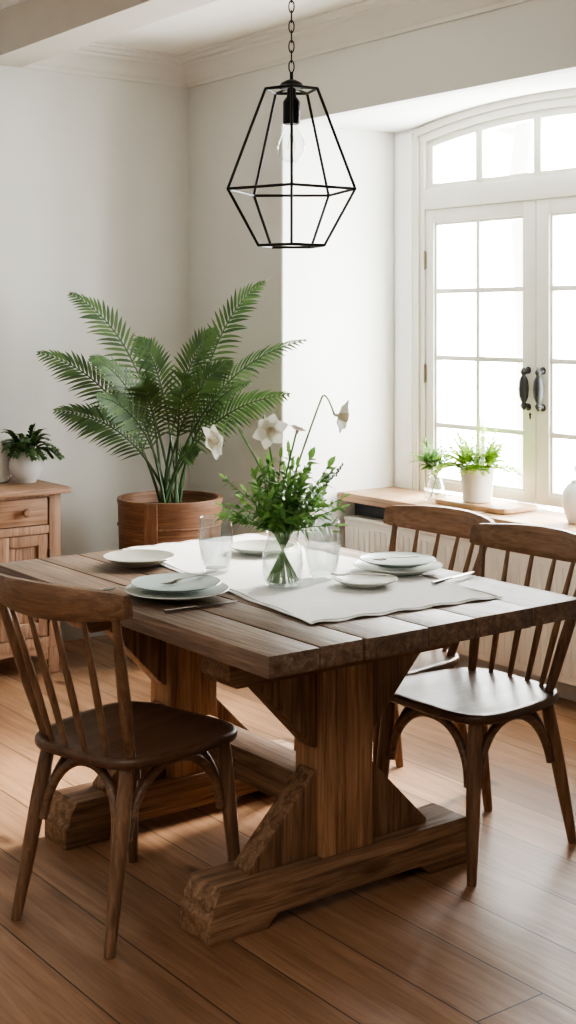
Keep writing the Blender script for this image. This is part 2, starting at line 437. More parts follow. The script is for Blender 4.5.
# fanlight sash
m = MB()
fy = [YC - HW + .055 + (2 * HW - .11) * i / N for i in range(N + 1)]
top = lambda y: arch(y, HW, SPR, RISE) - ri
def strip(a, b): m.prism([V(XG + .015, y, top(y) + a) for y in fy] + [V(XG + .015, y, top(y) + b) for y in fy[::-1]], (.045, 0, 0))
strip(.004, -.032)
m.box(XG + .015, XG + .06, fy[0], fy[-1], 2.105, 2.135)
for y0, y1 in ((fy[0], fy[0] + .04), (fy[-1] - .04, fy[-1])): m.box(XG + .0155, XG + .0595, y0, y1, 2.12, top(y0) - .004 if y0 > YC else top(y1) - .004)
bars = [YC + .35, YC, YC - .35]
for y in bars: m.box(XG + .012, XG + .062, y - .021, y + .021, 2.12, top(y) - .01, .004)
fan = wpart(m, 'fanlight', M['win'])
edges = [fy[-1] - .03] + bars + [fy[0] + .03]
for k in range(4):
    m = MB(); a, b = edges[k], edges[k + 1]
    yy = [a + (b - a) * i / 8 for i in range(9)]
    m.prism([V(XG + .036, a, 2.125), V(XG + .036, b, 2.125)] + [V(XG + .036, y, top(y) - .02) for y in yy[::-1]], (.004, 0, 0))
    wpart(m, 'pane', M['pane'], fan)
# two casement leaves
def leaf(sgn):
    ym = YC + sgn * .002; yo = YC + sgn * (HW - .058)      # meeting side, hinge side
    a, b = sorted((ym, yo)); X0, X1 = XG + .005, XG + .055
    zb, zt = ZS + .012, 2.0145
    lo, hi = sorted((ym + sgn * .072, yo - sgn * .052))    # glass limits
    m = MB()
    m.box(X0, X1, *sorted((ym, ym + sgn * .072)), zb, zt, .004)
    m.box(X0, X1, *sorted((yo, yo - sgn * .052)), zb, zt, .004)
    m.box(X0 + .001, X1 - .001, lo - .004, hi + .004, zt - .062, zt, .003)
    m.box(X0 + .001, X1 - .001, lo - .004, hi + .004, zb, zb + .045, .003)
    mid = (lo + hi) / 2; g0, g1 = zb + .045, zt - .062
    m.box(X0 + .006, X1 - .01, mid - .011, mid + .011, g0, g1, .003)
    for z in (1.634, 1.325, 1.012): m.box(X0 + .007, X1 - .011, lo, hi, z - .011, z + .011, .003)
    # glazing bead round the opening
    for z0, z1 in ((g0, g0 + .012), (g1 - .012, g1)): m.box(X0 + .01, X1 - .008, lo, hi, z0, z1)
    for y0, y1 in ((lo, lo + .012), (hi - .012, hi)): m.box(X0 + .0105, X1 - .0085, y0, y1, g0, g1)
    c = wpart(m, 'casement', M['win'])
    zs = [g0, 1.012, 1.325, 1.634, g1]; yy = [lo, mid, hi]
    for i in range(4):
        for j in range(2):
            m = MB(); m.box(XG + .028, XG + .032, yy[j] + .004, yy[j + 1] - .004, zs[i] + .004, zs[i + 1] - .004)
            wpart(m, 'pane', M['pane'], c)
    # iron pull handle
    hy = ym + sgn * .040; hx = X0 - .030
    m = MB()
    m.lathe([(0, -.094), (.004, -.091), (.011, -.082), (.015, -.072), (.012, -.064), (.008, -.058), (.013, -.051), (.0195, -.034), (.0225, 0), (.0195, .034), (.013, .051), (.008, .058), (.012, .064), (.015, .072), (.011, .082), (.004, .091), (0, .094)], 16, (hx, hy, 1.205))
    for dz in (-.066, .066):
        m.tube([V(hx, hy, 1.205 + dz), V(X0, hy, 1.205 + dz * 1.18)], [.009, .011], 10)
        m.lathe([(.016, 0), (.016, .004), (.008, .006)], 14, (X0 + .001, hy, 1.205 + dz * 1.2), axis=V(-1, 0, 0))
    
    h = wpart(m, 'handle', M['iron'], c)
    for z in (1.78, 1.25, .90):
        m = MB(); m.tube([(X0 - .006, yo + sgn * .001, z - .045), (X0 - .006, yo + sgn * .001, z + .045)], .0045, 8)
        m.box(X0 - .003, X0, *sorted((yo, yo - sgn * .006)), z - .04, z + .04)
        wpart(m, 'hinge', M['brass'], c)
    if sgn > 0:
        m = MB(); m.lathe([(0, .0), (.006, .001), (.006, .003)], 10, (X0 - .0035, ym + .03, 1.095), axis=V(1, 0, 0)); m.box(X0 - .003, X0 + .001, ym + .027, ym + .033, 1.075, 1.095)
        wpart(m, 'keyhole', M['black'], c)
leaf(1); leaf(-1)

# ------------------------------------------------------------------ radiator
r0, r1 = 3.12, 4.87
rad = tag(empty('radiator', (4.0, 4.0, 0)), 'white ribbed panel radiator on the wall under the wooden window sill', 'radiator')
def rel(mb, name, mat, root, **k):
    ob = mb.build(name, mat, None, **k)
    R = Matrix.Translation(root.location) @ root.rotation_euler.to_matrix().to_4x4()
    inv = R.inverted()
    for v in ob.data.vertices: v.co = inv @ v.co
    ob.parent = root
    return ob
m = MB(); m.box(3.965, 3.985, r0, r1, .10, .575, .006)
n = 44
for i in range(n):
    y = r0 + .03 + (r1 - r0 - .06) * (i + .5) / n
    m.box(3.9615, 3.967, y - .0135, y + .0135, .13, .545, .003)
rel(m, 'panel', M['rad'], rad)
m = MB(); m.box(3.962, 4.05, r0 - .004, r1 + .004, .575, .588, .003)
for i in range(60):
    y = r0 + .03 + (r1 - r0 - .06) * i / 59; m.box(3.985, 4.03, y - .008, y + .008, .588, .5905)
rel(m, 'top_grille', M['rad'], rad)
m = MB(); m.box(4.02, 4.045, r0 + .01, r1 - .01, .10, .575, .004); rel(m, 'rear_panel', M['rad'], rad)
for y in (r0 + .25, r1 - .25):
    m = MB(); m.box(4.045, 4.094, y - .02, y + .02, .2, .5); rel(m, 'bracket', M['rad'], rad)
    m = MB(); m.box(3.99, 4.03, y - .02, y + .02, 0, .11, .004); rel(m, 'foot', M['rad'], rad)

# ------------------------------------------------------------------ table
TX0, TX1, TY0, TY1, TZ = 1.742, 2.785, 2.41, 3.83, .76
tab = tag(empty('dining_table', (2.26, 3.12, 0)), 'long weathered plank trestle dining table laid with plates', 'table')
cuts = [TX0, 1.89, 2.023, 2.221, 2.383, 2.585, TX1]
m = MB()
for i in range(6):
    a, b = cuts[i] + .0022, cuts[i + 1] - .0022
    dy = rnd(-.006, .006); dz = rnd(-.0015, .0015)
    m.box(a, b, TY0 + dy, TY1 + rnd(-.006, .006), TZ - .052, TZ + min(0, dz), .0045, tone=rnd(.3, .75))
m.box(TX0 + .01, TX1 - .01, TY0 + .012, TY1 - .012, TZ - .050, TZ - .012, tone=.1)
rel(m, 'tabletop', M['table_top'], tab)
PX = 2.215
def trestle(yc):
    t = .06
    m = MB()     # post is the trestle's own mesh
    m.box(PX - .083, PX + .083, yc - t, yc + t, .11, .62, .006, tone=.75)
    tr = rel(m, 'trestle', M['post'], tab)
    x0, x1 = PX - .435, PX + .45
    h = .128
    pl = [(x0, .0), (x0 + .17, .0), (x0 + .205, .03), (x1 - .205, .03), (x1 - .17, .0), (x1, .0), (x1, .06), (x1 - .012, .068), (x1 - .012, .09), (x1 - .035, h), (x0 + .035, h), (x0 + .012, .09), (x0 + .012, .068), (x0, .06)]
    m = MB(); m.prism([V(x, yc - .068, z) for x, z in pl], (0, .136, 0), .004, tone=.45)
    part(m, 'foot', M['trestleX'], tr)
    c0, c1 = PX - .375, PX + .375
    pl = [(c0, .708), (c0, .625), (c0 + .022, .603), (c1 - .022, .603), (c1, .625), (c1, .708)]
    m = MB(); m.prism([V(x, yc - .065, z) for x, z in pl], (0, .13, 0), .005, tone=.2)
    part(m, 'cleat', M['trestleX'], tr)
    for sg in (-1, 1):
        xa = PX + sg * .081
        w = .034
        pl = [(xa, h), (xa + sg * .215, h), (xa + sg * .215, h + .012), (xa + sg * .010, .345), (xa, .345)]
        m = MB(); m.prism([V(x, yc - w, z) for x, z in pl], (0, 2 * w, 0), .004, tone=.5); part(m, 'brace', M['trestleZ'], tr)
        pl = [(xa, .612), (xa + sg * .200, .612), (xa + sg * .200, .60), (xa + sg * .012, .405), (xa, .405)]
        m = MB(); m.prism([V(x, yc - w, z) for x, z in pl], (0, 2 * w, 0), .004, tone=.3); part(m, 'brace', M['trestleZ'], tr)
def part(mb, name, mat, parent):
    """child of a part: same frame as its parent (parent sits at its thing's origin)"""
    root = parent
    while root.parent: root = root.parent
    ob = mb.build(name, mat, None)
    inv = (Matrix.Translation(root.location) @ root.rotation_euler.to_matrix().to_4x4()).inverted()
    for v in ob.data.vertices: v.co = inv @ v.co
    ob.parent = parent
    return ob
trestle(2.765); trestle(3.50)
m = MB(); m.box(PX - .055, PX + .055, 2.825, 3.44, .205, .30, .005, tone=.5); rel(m, 'stretcher', M['trestleY'], tab)

# table runner
m = MB()
q = [V(2.0, 2.585, 0), V(2.605, 2.535, 0), V(2.69, 3.80, 0), V(2.17, 3.80, 0)]
nu, nv = 30, 60; vs = []; fs = []
for lay in (0, 1):
    for i in range(nv + 1):
        for j in range(nu + 1):
            s, t = j / nu, i / nv
            p = (q[0] * (1 - s) + q[1] * s) * (1 - t) + (q[3] * (1 - s) + q[2] * s) * t
            e = min(1, min(s, 1 - s, t * 2, 2 - 2 * t) * 12)
            z = TZ + .0012 + (1 - e) * .0022 * (1 + math.sin(s * 31 + t * 17)) 
            p = p + V(math.sin(t * 40) * .002, math.sin(s * 33) * .004, 0) * (1 - e)
            vs.append(V(p.x, p.y, z + .0022 * (1 - lay)))
W = nu + 1; L = W * (nv + 1)
for i in range(nv):
    for j in range(nu):
        a = i * W + j; fs.append((a, a + 1, a + W + 1, a + W)); b = a + L; fs.append((b, b + W, b + W + 1, b + 1))
rim = [j for j in range(W)] + [i * W + nu for i in range(1, nv + 1)] + [nv * W + j for j in range(nu - 1, -1, -1)] + [i * W for i in range(nv - 1, 0, -1)]
for k in range(len(rim)):
    a, b = rim[k], rim[(k + 1) % len(rim)]; fs.append((a, a + L, b + L, b))
m.add(vs, fs)
run = empty('table_runner', (2.35, 3.2, TZ))
tag(run, 'white linen runner with a stitched hem laid along the table', 'table runner')
rel(m, 'cloth', M['linen'], run)
m = MB()
def edge_line(a, b, n=40):
    pts = []
    for k in range(n + 1):
        t = k / n; p = a * (1 - t) + b * t; pts.append(V(p.x, p.y, TZ + .0058 + .002 * math.sin(t * 31)))
    return pts
ins = [q[0] + V(.012, .012, 0), q[1] + V(-.012, .012, 0), q[2] + V(-.012, -.012, 0), q[3] + V(.012, -.012, 0)]
for k in range(4): m.tube(edge_line(ins[k], ins[(k + 1) % 4]), .0016, 5)
rel(m, 'hem', M['hem'], run)

# ------------------------------------------------------------------ chairs
def make_chair():
    root = empty('dining_chair', (0, 0, 0))
    # seat: rounded outline, slightly dished
    def outline(k):
        pts = []
        n = 56
        for i in range(n):
            a = 2 * PI * i / n; c, s = math.cos(a), math.sin(a)
            e = .46
            x = math.copysign(abs(c) ** e, c); y = math.copysign(abs(s) ** e, s)
            wdt = .220 + .014 * x if x > 0 else .220 + .030 * x
            pts.append((x * .215, y * wdt))
        return [(x * k, y * k) for x, y in pts]
    m = MB(); rings = [(.965, .422), (.99, .425), (1.0, .432), (1.0, .440), (.988, .4465), (.96, .449), (.88, .4465), (.72, .4425), (.5, .4405), (.25, .440), (.02, .440)]
    vs = []; fs = []; n = 56
    for k, z in rings: vs += [(x, y, z) for x, y in outline(k)]
    for i in range(len(rings) - 1):
        for j in range(n): fs.append((i * n + j, i * n + (j + 1) % n, (i + 1) * n + (j + 1) % n, (i + 1) * n + j))
    fs.append(tuple(range(n))[::-1]); fs.append(tuple((len(rings) - 1) * n + j for j in range(n)))
    m.add(vs, fs); m.build('seat', M['seat'], root, angle=60)
    legs = {}
    for sx in (1, -1):
        for sy in (1, -1):
            top = V(.160, sy * .168, .426) if sx > 0 else V(-.158, sy * .140, .426)
            bot = V(.195, sy * .190, 0) if sx > 0 else V(-.245, sy * .165, 0)
            legs[(sx, sy)] = (top, bot)
            pts = [top.lerp(bot, t) for t in (0, .12, .3, .55, .8, .97, 1)]
            m = MB(); m.tube(pts, [.0175, .019, .0205, .019, .016, .0135, .0125], 14, tone=rnd(.4, .6)); m.build('leg', M['chairZ'], root)
    def arch_brace(A, B):
        (ta, ba), (tb, bb) = legs[A], legs[B]
        pts = []
        N = 26; ctr = V(0, 0, 0)
        def at(k, z): t_, b_ = legs[k]; f = (t_.z - z) / t_.z; return t_.lerp(b_, f)
        for i in range(N + 1):
            u = -1 + 2 * i / N
            a = PI * (i / N)
            uu = -math.copysign(abs(math.cos(a)) ** .92, math.cos(a)); hh = max(0, math.sin(a)) ** .9
            z = .245 + .160 * hh
            p = at(A, z).lerp(at(B, z), (uu * .88 + 1) / 2)
            p += (ctr - p).to_2d().to_3d() * .03
            pts.append(V(p.x, p.y, z))
        m = MB(); m.tube(pts, .0122, 10); m.build('bentwood_brace', M['chairX'], root)
    arch_brace((1, 1), (1, -1)); arch_brace((1, 1), (-1, 1)); arch_brace((1, -1), (-1, -1)); arch_brace((-1, 1), (-1, -1))
    # top rail: curved board
    HWR = .238
    def railx(y): return -.318 + .066 * (y / HWR) ** 2
    def lean(z): return -.02 * (z - .82) / .1
    m = MB(); vs = []; fs = []; N = 28; sec = 10
    for i in range(N + 1):
        u = -1 + 2 * i / N; y = u * HWR
        e = abs(u)
        topz = .878 - .012 * e * e; botz = .790 + .016 * e * e
        if e > .92: k = (e - .92) / .08; topz -= .003 * k * k; botz += .003 * k * k
        th = .0135
        for (dx, zz) in ((-th * .7, botz), (th * .7, botz), (th, botz + .008), (th, (topz + botz) / 2), (th, topz - .01), (th * .6, topz), (-th * .6, topz), (-th, topz - .01), (-th, (topz + botz) / 2), (-th, botz + .008)):
            vs.append(V(railx(y) + dx + lean(zz), y, zz))
    for i in range(N):
        for j in range(sec): fs.append((i * sec + j, i * sec + (j + 1) % sec, (i + 1) * sec + (j + 1) % sec, (i + 1) * sec + j))
    fs.append(tuple(range(sec))); fs.append(tuple(N * sec + j for j in range(sec))[::-1])
    m.add(vs, fs); m.build('top_rail', M['chairY'], root, angle=50)
    ys_b = [-.150, -.098, -.034, .034, .098, .150]; ys_t = [-.206, -.128, -.044, .044, .128, .206]
    for k in range(6):
        yb, yt = ys_b[k], ys_t[k]; outerp = k in (0, 5)
        xb = -.184 + (.026 if outerp else 0) - (.012 if k in (2, 3) else 0)
        b = V(xb, yb, .443); t = V(railx(yt) + lean(.80), yt, .812 if outerp else .806)
        pts = [b.lerp(t, f) for f in (0, .15, .4, .7, .9, 1)]
        rr = [.0125, .0145, .0165, .0145, .011, .010] if outerp else [.0075, .0085, .0098, .0085, .0068, .006]
        m = MB(); m.tube(pts, rr, 12); m.build('back_post' if outerp else 'spindle', M['chairZ'], root)
    return root
ch = make_chair()
spots = [
    ((1.757, 3.022, 0), math.radians(15.2), 'brown wooden spindle back chair on the left side of the table, seat in shadow'),
    ((2.724, 2.775, 0), math.radians(180 + 1.5), 'brown spindle back chair with shiny seat, nearest on the window side of table'),
    ((2.782, 3.237, 0), math.radians(180 + 3), 'brown spindle back chair by radiator, farther one, mostly hidden behind the table plates'),
]
for i, (loc, rz, lab) in enumerate(spots):
    o = ch if i == 0 else copy_tree(ch)
    o.location = loc; o.rotation_euler = (0, 0, rz)
    tag(o, lab, 'chair', 'spindle back chairs round the table')

# ------------------------------------------------------------------ pendant lamp
PC = V(2.308, 3.075, 0)
pen = tag(empty('pendant_light', (PC.x, PC.y, 1.711)), 'black wire cage pendant light with bare bulb hanging on a chain', 'pendant light')
a0 = math.atan2(-FV.y, -FV.x)
def ring(R, z): return [V(PC.x + R * math.cos(a0 + 2 * PI * k / 5), PC.y + R * math.sin(a0 + 2 * PI * k / 5), z) for k in range(5)]
A, B, C_ = ring(.077, 2.155), ring(.188, 1.868), ring(.098, 1.711)
m = MB(); rw = .0042
for k in range(5):
    for P, Q in ((A[k], A[(k + 1) % 5]), (B[k], B[(k + 1) % 5]), (C_[k], C_[(k + 1) % 5]), (A[k], B[k]), (B[k], C_[k])):
        m.tube([P, Q], rw, 8)
    m.tube([A[k], V(PC.x, PC.y, 2.163)], rw * .8, 8)
    for P in (A[k], B[k], C_[k]): m.lathe([(0, -rw), (rw * .8, -rw * .6), (rw, 0), (rw * .8, rw * .6), (0, rw)], 8, P)
rel(m, 'cage', M['black'], pen)
m = MB(); m.lathe([(0, 2.185), (.012, 2.183), (.03, 2.174), (.034, 2.166), (.034, 2.158), (0, 2.158)], 24, PC); m.tube([PC + V(0, 0, 2.18), PC + V(0, 0, 2.205)], .005, 8); rel(m, 'cap', M['black'], pen)
m = MB(); m.lathe([(0, 2.160), (.012, 2.158), (.014, 2.135), (.021, 2.126), (.0245, 2.12), (.0245, 2.06), (.022, 2.057), (0, 2.057)], 24, PC); rel(m, 'socket', M['black'], pen)
m = MB(); m.lathe([(.016, 2.058), (.018, 2.045), (.027, 2.028), (.037, 2.008), (.0405, 1.992), (.038, 1.972), (.028, 1.957), (.014, 1.95), (0, 1.948)], 28, PC)
bulb = rel(m, 'bulb', M['glass'], pen)
m = MB(); m.tube([PC + V(0, 0, 2.058), PC + V(0, 0, 2.01)], .003, 6)
for k in range(6):
    a = k * PI / 3; d = V(math.cos(a), math.sin(a), 0)
    m.tube([PC + d * .004 + V(0, 0, 2.03), PC + d * .012 + V(0, 0, 1.985)], .0008, 4)
part(m, 'filament', M['filament'], bulb)
m = MB(); z = 2.205; k = 0
while z < 2.91:
    d = RV if k % 2 == 0 else FV
    pts = [PC + d * .0075 * math.sin(2 * PI * i / 14) + V(0, 0, z + .016 - .0175 * math.cos(2 * PI * i / 14)) for i in range(15)]
    m.tube(pts, .0021, 6, caps=False); z += .0285; k += 1
rel(m, 'chain', M['black'], pen)
m = MB(); m.lathe([(.05, 2.949), (.05, 2.94), (.03, 2.92), (.01, 2.905), (0, 2.905)], 24, PC); rel(m, 'ceiling_rose', M['black'], pen)

# ------------------------------------------------------------------ sideboard
S0, S1, SF = 1.88, 2.668, 5.19
sb = tag(empty('sideboard', (2.27, 5.42, 0)), 'aged pine sideboard with knobbed drawers against the far wall', 'sideboard')
m = MB()
m.box(S0 + .02, S1 - .02, SF + .02, YF - .022, .12, .762)      # case
for x0, x1 in ((S0, S0 + .055), (S1 - .055, S1), (2.335, 2.385)):
    m.box(x0, x1, SF, SF + .05, .115, .765, .003, tone=rnd(.4, .6))
for z0, z1 in ((.752, .765), (.598, .632), (.115, .16)): m.box(S0 + .05, S1 - .05, SF + .002, SF + .03, z0, z1, .002, tone=.45)
case = rel(m, 'case', M['pineZ'], sb)
m = MB(); m.box(S0 - .035, S1 + .035, SF - .035, YF - .022, .765, .792, .008, tone=.6); rel(m, 'top', M['pineX'], sb)
m = MB()
ap = [(S0 + .05, .118), (S0 + .05, .055)]
for i in range(21):
    t = i / 20; x = S0 + .06 + (S1 - S0 - .12) * t
    ap.append((x, .06 + .035 * abs(math.sin(t * PI * 2)) ** .6))
ap += [(S1 - .05, .055), (S1 - .05, .118)]
m.prism([V(x, SF + .008, z) for x, z in ap], (0, .02, 0)); rel(m, 'apron', M['pineX'], sb)
for x in (S0 + .005, S1 - .055):
    for y in (SF + .003, YF - .08):
        m = MB(); m.box(x, x + .05, y, y + .05, 0, .12, .006); rel(m, 'foot', M['pineZ'], sb)
for (x0, x1) in ((S0 + .056, 2.334), (2.386, S1 - .056)):
    m = MB(); m.box(x0 + .004, x1 - .004, SF + .004, SF + .03, .636, .749, .004, tone=.6); d = rel(m, 'drawer', M['pineX'], sb)
    m = MB(); m.box(x0, x1, SF + .014, SF + .018, .632, .753); rel(m, 'drawer_gap', M['pine_dark'], sb)
    cx = (x0 + x1) / 2
    m = MB(); m.lathe([(.008, 0), (.009, .012), (.018, .02), (.019, .028), (.014, .036), (0, .038)], 20, (cx, SF + .004, .695), axis=V(0, -1, 0)); part(m, 'knob', M['pineX'], d)
    m = MB()
    a, b, z0, z1 = x0 + .004, x1 - .004, .164, .594
    for p, q_ in ((a, a + .042), (b - .042, b)): m.box(p, q_, SF + .004, SF + .028, z0, z1, .003, tone=.55)
    for p, q_ in ((z0, z0 + .06), (z1 - .045, z1)): m.box(a + .042, b - .042, SF + .004, SF + .028, p, q_, .003, tone=.5)
    npl = 4; w = (b - a - .084) / npl
    for i in range(npl): m.box(a + .042 + w * i + .001, a + .042 + w * (i + 1) - .001, SF + .018, SF + .027, z0 + .05, z1 - .04, .002, tone=rnd(.25, .6))
    dr = rel(m, 'door', M['pineZ'], sb)
    m = MB(); m.box(x0, x1, SF + .022, SF + .025, .16, .598); rel(m, 'door_gap', M['pine_dark'], sb)
    for z in (.50, .25):
        hx = b + .004 if cx > 2.3 else a - .004
        m = MB(); m.tube([(hx, SF - .001, z - .03), (hx, SF - .001, z + .03)], .004, 8); part(m, 'hinge', M['iron'], dr)
    kx = a + .02 if cx > 2.3 else b - .02
    m = MB(); m.lathe([(.006, 0), (.007, .01), (.013, .016), (.014, .022), (0, .028)], 16, (kx, SF + .004, .42), axis=V(0, -1, 0)); part(m, 'knob', M['pineX'], dr)

# round potted plant and the white jar on the sideboard
P = V(2.613, 5.41, .792)
pl = tag(empty('potted_plant', P), 'dark green leafy plant in a round white pot on the sideboard', 'potted plant')
m = MB(); m.lathe([(.042, 0), (.044, .008), (.050, .014), (.066, .035), (.076, .065), (.075, .09), (.064, .118), (.048, .134), (.045, .137), (.042, .134), (.042, .12)], 40, P); rel(m, 'pot', M['ceramic_grey'], pl)
m = MB(); m.lathe([(.043, .122), (.02, .127), (0, .128)], 20, P); rel(m, 'soil', M['soil'], pl)
fo = MB()
for k in range(34):
    a = k * 2.4; el = rnd(.2, 1.3); L = rnd(.08, .15)
    d = V(math.cos(a) * math.cos(el), math.sin(a) * math.cos(el), math.sin(el))
    b0 = P + V(math.cos(a) * .02, math.sin(a) * .02, .125)
    e = b0 + d * L - V(0, 0, 1) * L * .35 * math.cos(el)
    c = b0 + d * L * .55 + V(0, 0, .03)
    pts = bez(b0, c, e, 8)
    fo.tube(pts, [.002] * 8 + [.0008], 5, tone=.3)
    for i in range(2, 9):
        t = (pts[min(i + 1, 8)] - pts[i - 1]).normalized(); s_ = t.cross(V(0, 0, 1)).normalized()
        for sg in (-1, 1):
            fo.blade(pts[i], (s_ * sg * .8 + t + V(0, 0, .15)).normalized(), V(0, 0, 1), .048 * (1.15 - i / 14), .021, rnd(.1, .9), .2)
    fo.blade(pts[8], t, V(0, 0, 1), .025, .012, rnd(.3, .8))
rel(fo, 'foliage', M['succ'], pl, angle=80)
P = V(2.505, 5.50, .792)
m = MB(); m.lathe([(.055, 0), (.064, .006), (.068, .04), (.068, .12), (.062, .15), (.045, .168), (.045, .18), (.048, .184), (.043, .184), (.041, .17)], 36, P)
tag(m.build('ceramic_jar', M['ceramic'], origin=P), 'plain white jar at the left edge, behind the potted plant on the sideboard', 'jar')

# ------------------------------------------------------------------ big palm in wooden tub
P = V(3.168, 5.12, 0)
pf = tag(empty('potted_palm', P), 'large green feathery palm in a round wooden tub in the room corner', 'potted palm')
ZR = .715
m = MB(); m.lathe([(.19, .10), (.205, .105), (.222, .40), (.230, ZR - .03), (.234, ZR - .012), (.233, ZR), (.214, ZR), (.212, ZR - .04), (.21, ZR - .05)], 56, P); tub = rel(m, 'tub', M['tub'], pf)
for z in (.20, .34, .48, .60):
    m = MB(); rr = .207 + (z - .1) * .044; m.lathe([(rr + .0005, -.004), (rr + .004, -.002), (rr + .004, .002), (rr + .0005, .004)], 48, P + V(0, 0, z)); part(m, 'band', M['tub_up'], tub)
m = MB(); m.lathe([(.212, ZR - .05), (.1, ZR - .035), (0, ZR - .03)], 30, P); rel(m, 'soil', M['soil'], pf)
for off in (-.27, 2.2, 4.2):
    a = math.atan2(-FV.y, -FV.x) + off
    m = MB(); d = V(math.cos(a), math.sin(a), 0); s_ = V(-d.y, d.x, 0)
    pts = []
    for z, r_ in ((.105, .206), (ZR - .004, .2345)):
        pass
    b0, b1 = P + d * .203 + V(0, 0, .105), P + d * .228 + V(0, 0, ZR - .004)
    m.prism([b0 - s_ * .03, b0 + s_ * .03, b1 + s_ * .03, b1 - s_ * .03], d * .012, .003, tone=.8); part(m, 'batten', M['tub_up'], tub)
for k in range(4):
    a = math.atan2(-FV.y, -FV.x) - .75 + k * PI / 2; d = V(math.cos(a), math.sin(a), 0)
    m = MB(); m.tube([P + d * .165 + V(0, 0, .11), P + d * .178], [.024, .017], 12); rel(m, 'leg', M['tub_up'], pf)
def frond(dx, dz, df, ll=.128, bend=.9, npair=25, t0=.34):
    base = P + V(rnd(-.05, .05), rnd(-.05, .05), ZR - .05)
    tip = P + RV * dx - FV * df + V(0, 0, ZR + dz)
    ctrl = base.lerp(tip, .38) + V(0, 0, dz * .42 * bend + .10) 
    ctrl = base + (ctrl - base) * V(1, 1, 1).x
    ctrl.x = base.x + (tip.x - base.x) * .28; ctrl.y = base.y + (tip.y - base.y) * .28
    pts = bez(base, ctrl, tip, 40)
    m = MB(); m.tube(pts, [.0075 - .0062 * i / 40 for i in range(41)], 6, tone=.4)
    rac = rel(m, 'frond', M['frond_stem'], pf)
    lf = MB(); twist = V(rnd(-.4, .4), rnd(-.4, .4), rnd(-.1, .7))
    for i in range(npair):
        t = t0 + (1 - t0) * (i + .5) / npair; k = t * 40; i0 = min(39, int(k))
        p = pts[i0].lerp(pts[i0 + 1], k - i0); d = (pts[i0 + 1] - pts[i0]).normalized()
        nn = (-FV * 1.0 + V(0, 0, .55) + twist); nn = (nn - d * nn.dot(d)).normalized(); s_ = d.cross(nn).normalized(); up = nn
        u = (t - t0) / (1 - t0)
        Ls = ll * (math.sin(PI * min(1, (u * .80 + .20))) ** .8) * rnd(.88, 1.08) + .012
        for sg in (-1, 1):
            dd = s_ * sg * (.92 - .35 * u) + d * (.62 + .5 * u) + up * .10
            lf.blade(p, dd, up, Ls,   .0125 * (.7 + .5 * math.sin(PI * u)), rnd(.05, .95), .18 + rnd(0, .15), prof=[.35, 1, .95, .6, 0])
    dlast = (pts[40] - pts[39])
    lf.blade(pts[40], dlast, V(0, 0, 1), .05, .012, .6)
    ob = part(lf, 'leaflets', M['frond'], rac)
for f in [(-.44, .90, .02), (-.57, .64, .08), (-.49, .39, .12), (.42, .95, .10), (.60, .70, .26), (.53, .47, .30), (-.28, .46, .30),
          (.20, .74, -.10), (-.15, .70, -.10), (.36, .52, .32), (.09, .56, .30), (-.12, .54, .22), (.28, .60, .12), (-.33, .62, .14)]:
    frond(*f)
frond(.14, .22, .22, .07, .9, 16, .55)

# ------------------------------------------------------------------ tableware
def plate_profile(R, h, foot=.55):
    return [(0, .002), (R * foot, .002), (R * foot, 0), (R * foot * .93, 0), (R * (foot + .06), .004), (R * .82, h * .55), (R * .97, h * .92), (R, h), (R * .985, h + .002), (R * .95, h * .98), (R * .80, h * .62 + .003), (R * .62, .0085), (R * .3, .0075), (0, .0075)]
RT = TZ + .0052      # on the runner
def plate(x, y, z, R, h, mat, lab, group=None, name='plate', cat='plate'):
    m = MB(); m.lathe(plate_profile(R, h), 56, (x, y, z))
    return tag(m.build(name, M[mat], origin=(x, y, z)), lab, cat, group)
G = 'stoneware plates on the table'
plate(2.075, 3.53, RT, .108, .024, 'plate_sage', 'pale shallow bowl alone at the far left corner of the table', G)
plate(1.925, 3.075, TZ + .0055, .140, .016, 'plate_pale', 'pale lower dinner plate of the left stack, with a knife beside it', G)
plate(1.925, 3.080, TZ + .0055 + .0155, .121, .017, 'plate_blue', 'blue grey upper plate of the left stack, a fork laid across it', G)
plate(2.487, 3.47, RT, .105, .022, 'plate_sage', 'pale plate half hidden behind the jar of flowers', G)
plate(2.622, 2.975, RT, .130, .020, 'plate_pale', 'pale lower plate of the stack on the window side', G)
plate(2.622, 2.975, RT + .0185, .112, .018, 'plate_blue', 'blue grey upper plate of the stack on the window side, fork on it', G)
plate(2.410, 2.868, RT, .089, .019, 'plate_sage', 'small sage side plate beside the window side stack', G)
# cutlery, each lying along +X from its handle end
def fork_mesh(L=.185):
    m = MB()
    m.tube([V(0, 0, .003), V(L * .3, 0, .0032), V(L * .62, 0, .006)], [.0052, .0045, .0028], 8, sq=.45)
    m.tube([V(L * .62, 0, .006), V(L * .70, 0, .005), V(L * .76, 0, .003)], [.0028, .0085, .0105], 8, sq=.25)
    for k in range(4):
        y = -.0075 + .005 * k; m.tube([V(L * .75, y, .003), V(L * .86, y * 1.05, .002), V(L, y, .005)], [.0017, .0016, .0009], 6)
    return m
def spoon_mesh(L=.17):
    m = MB()
    m.tube([V(0, 0, .003), V(L * .35, 0, .0035), V(L * .72, 0, .006)], [.005, .0042, .0026], 8, sq=.45)
    vs = []; fs = []; n = 16
    for k in range(5):
        for j in range(n):
            a = 2 * PI * j / n; r_ = k / 4
            vs.append(V(L * .84 + math.cos(a) * .026 * r_, math.sin(a) * .0175 * r_, .0018 + .005 * r_ * r_))
    for k in range(4):
        for j in range(n): fs.append((k * n + j, k * n + (j + 1) % n, (k + 1) * n + (j + 1) % n, (k + 1) * n + j))
    m.add(vs, fs); return m
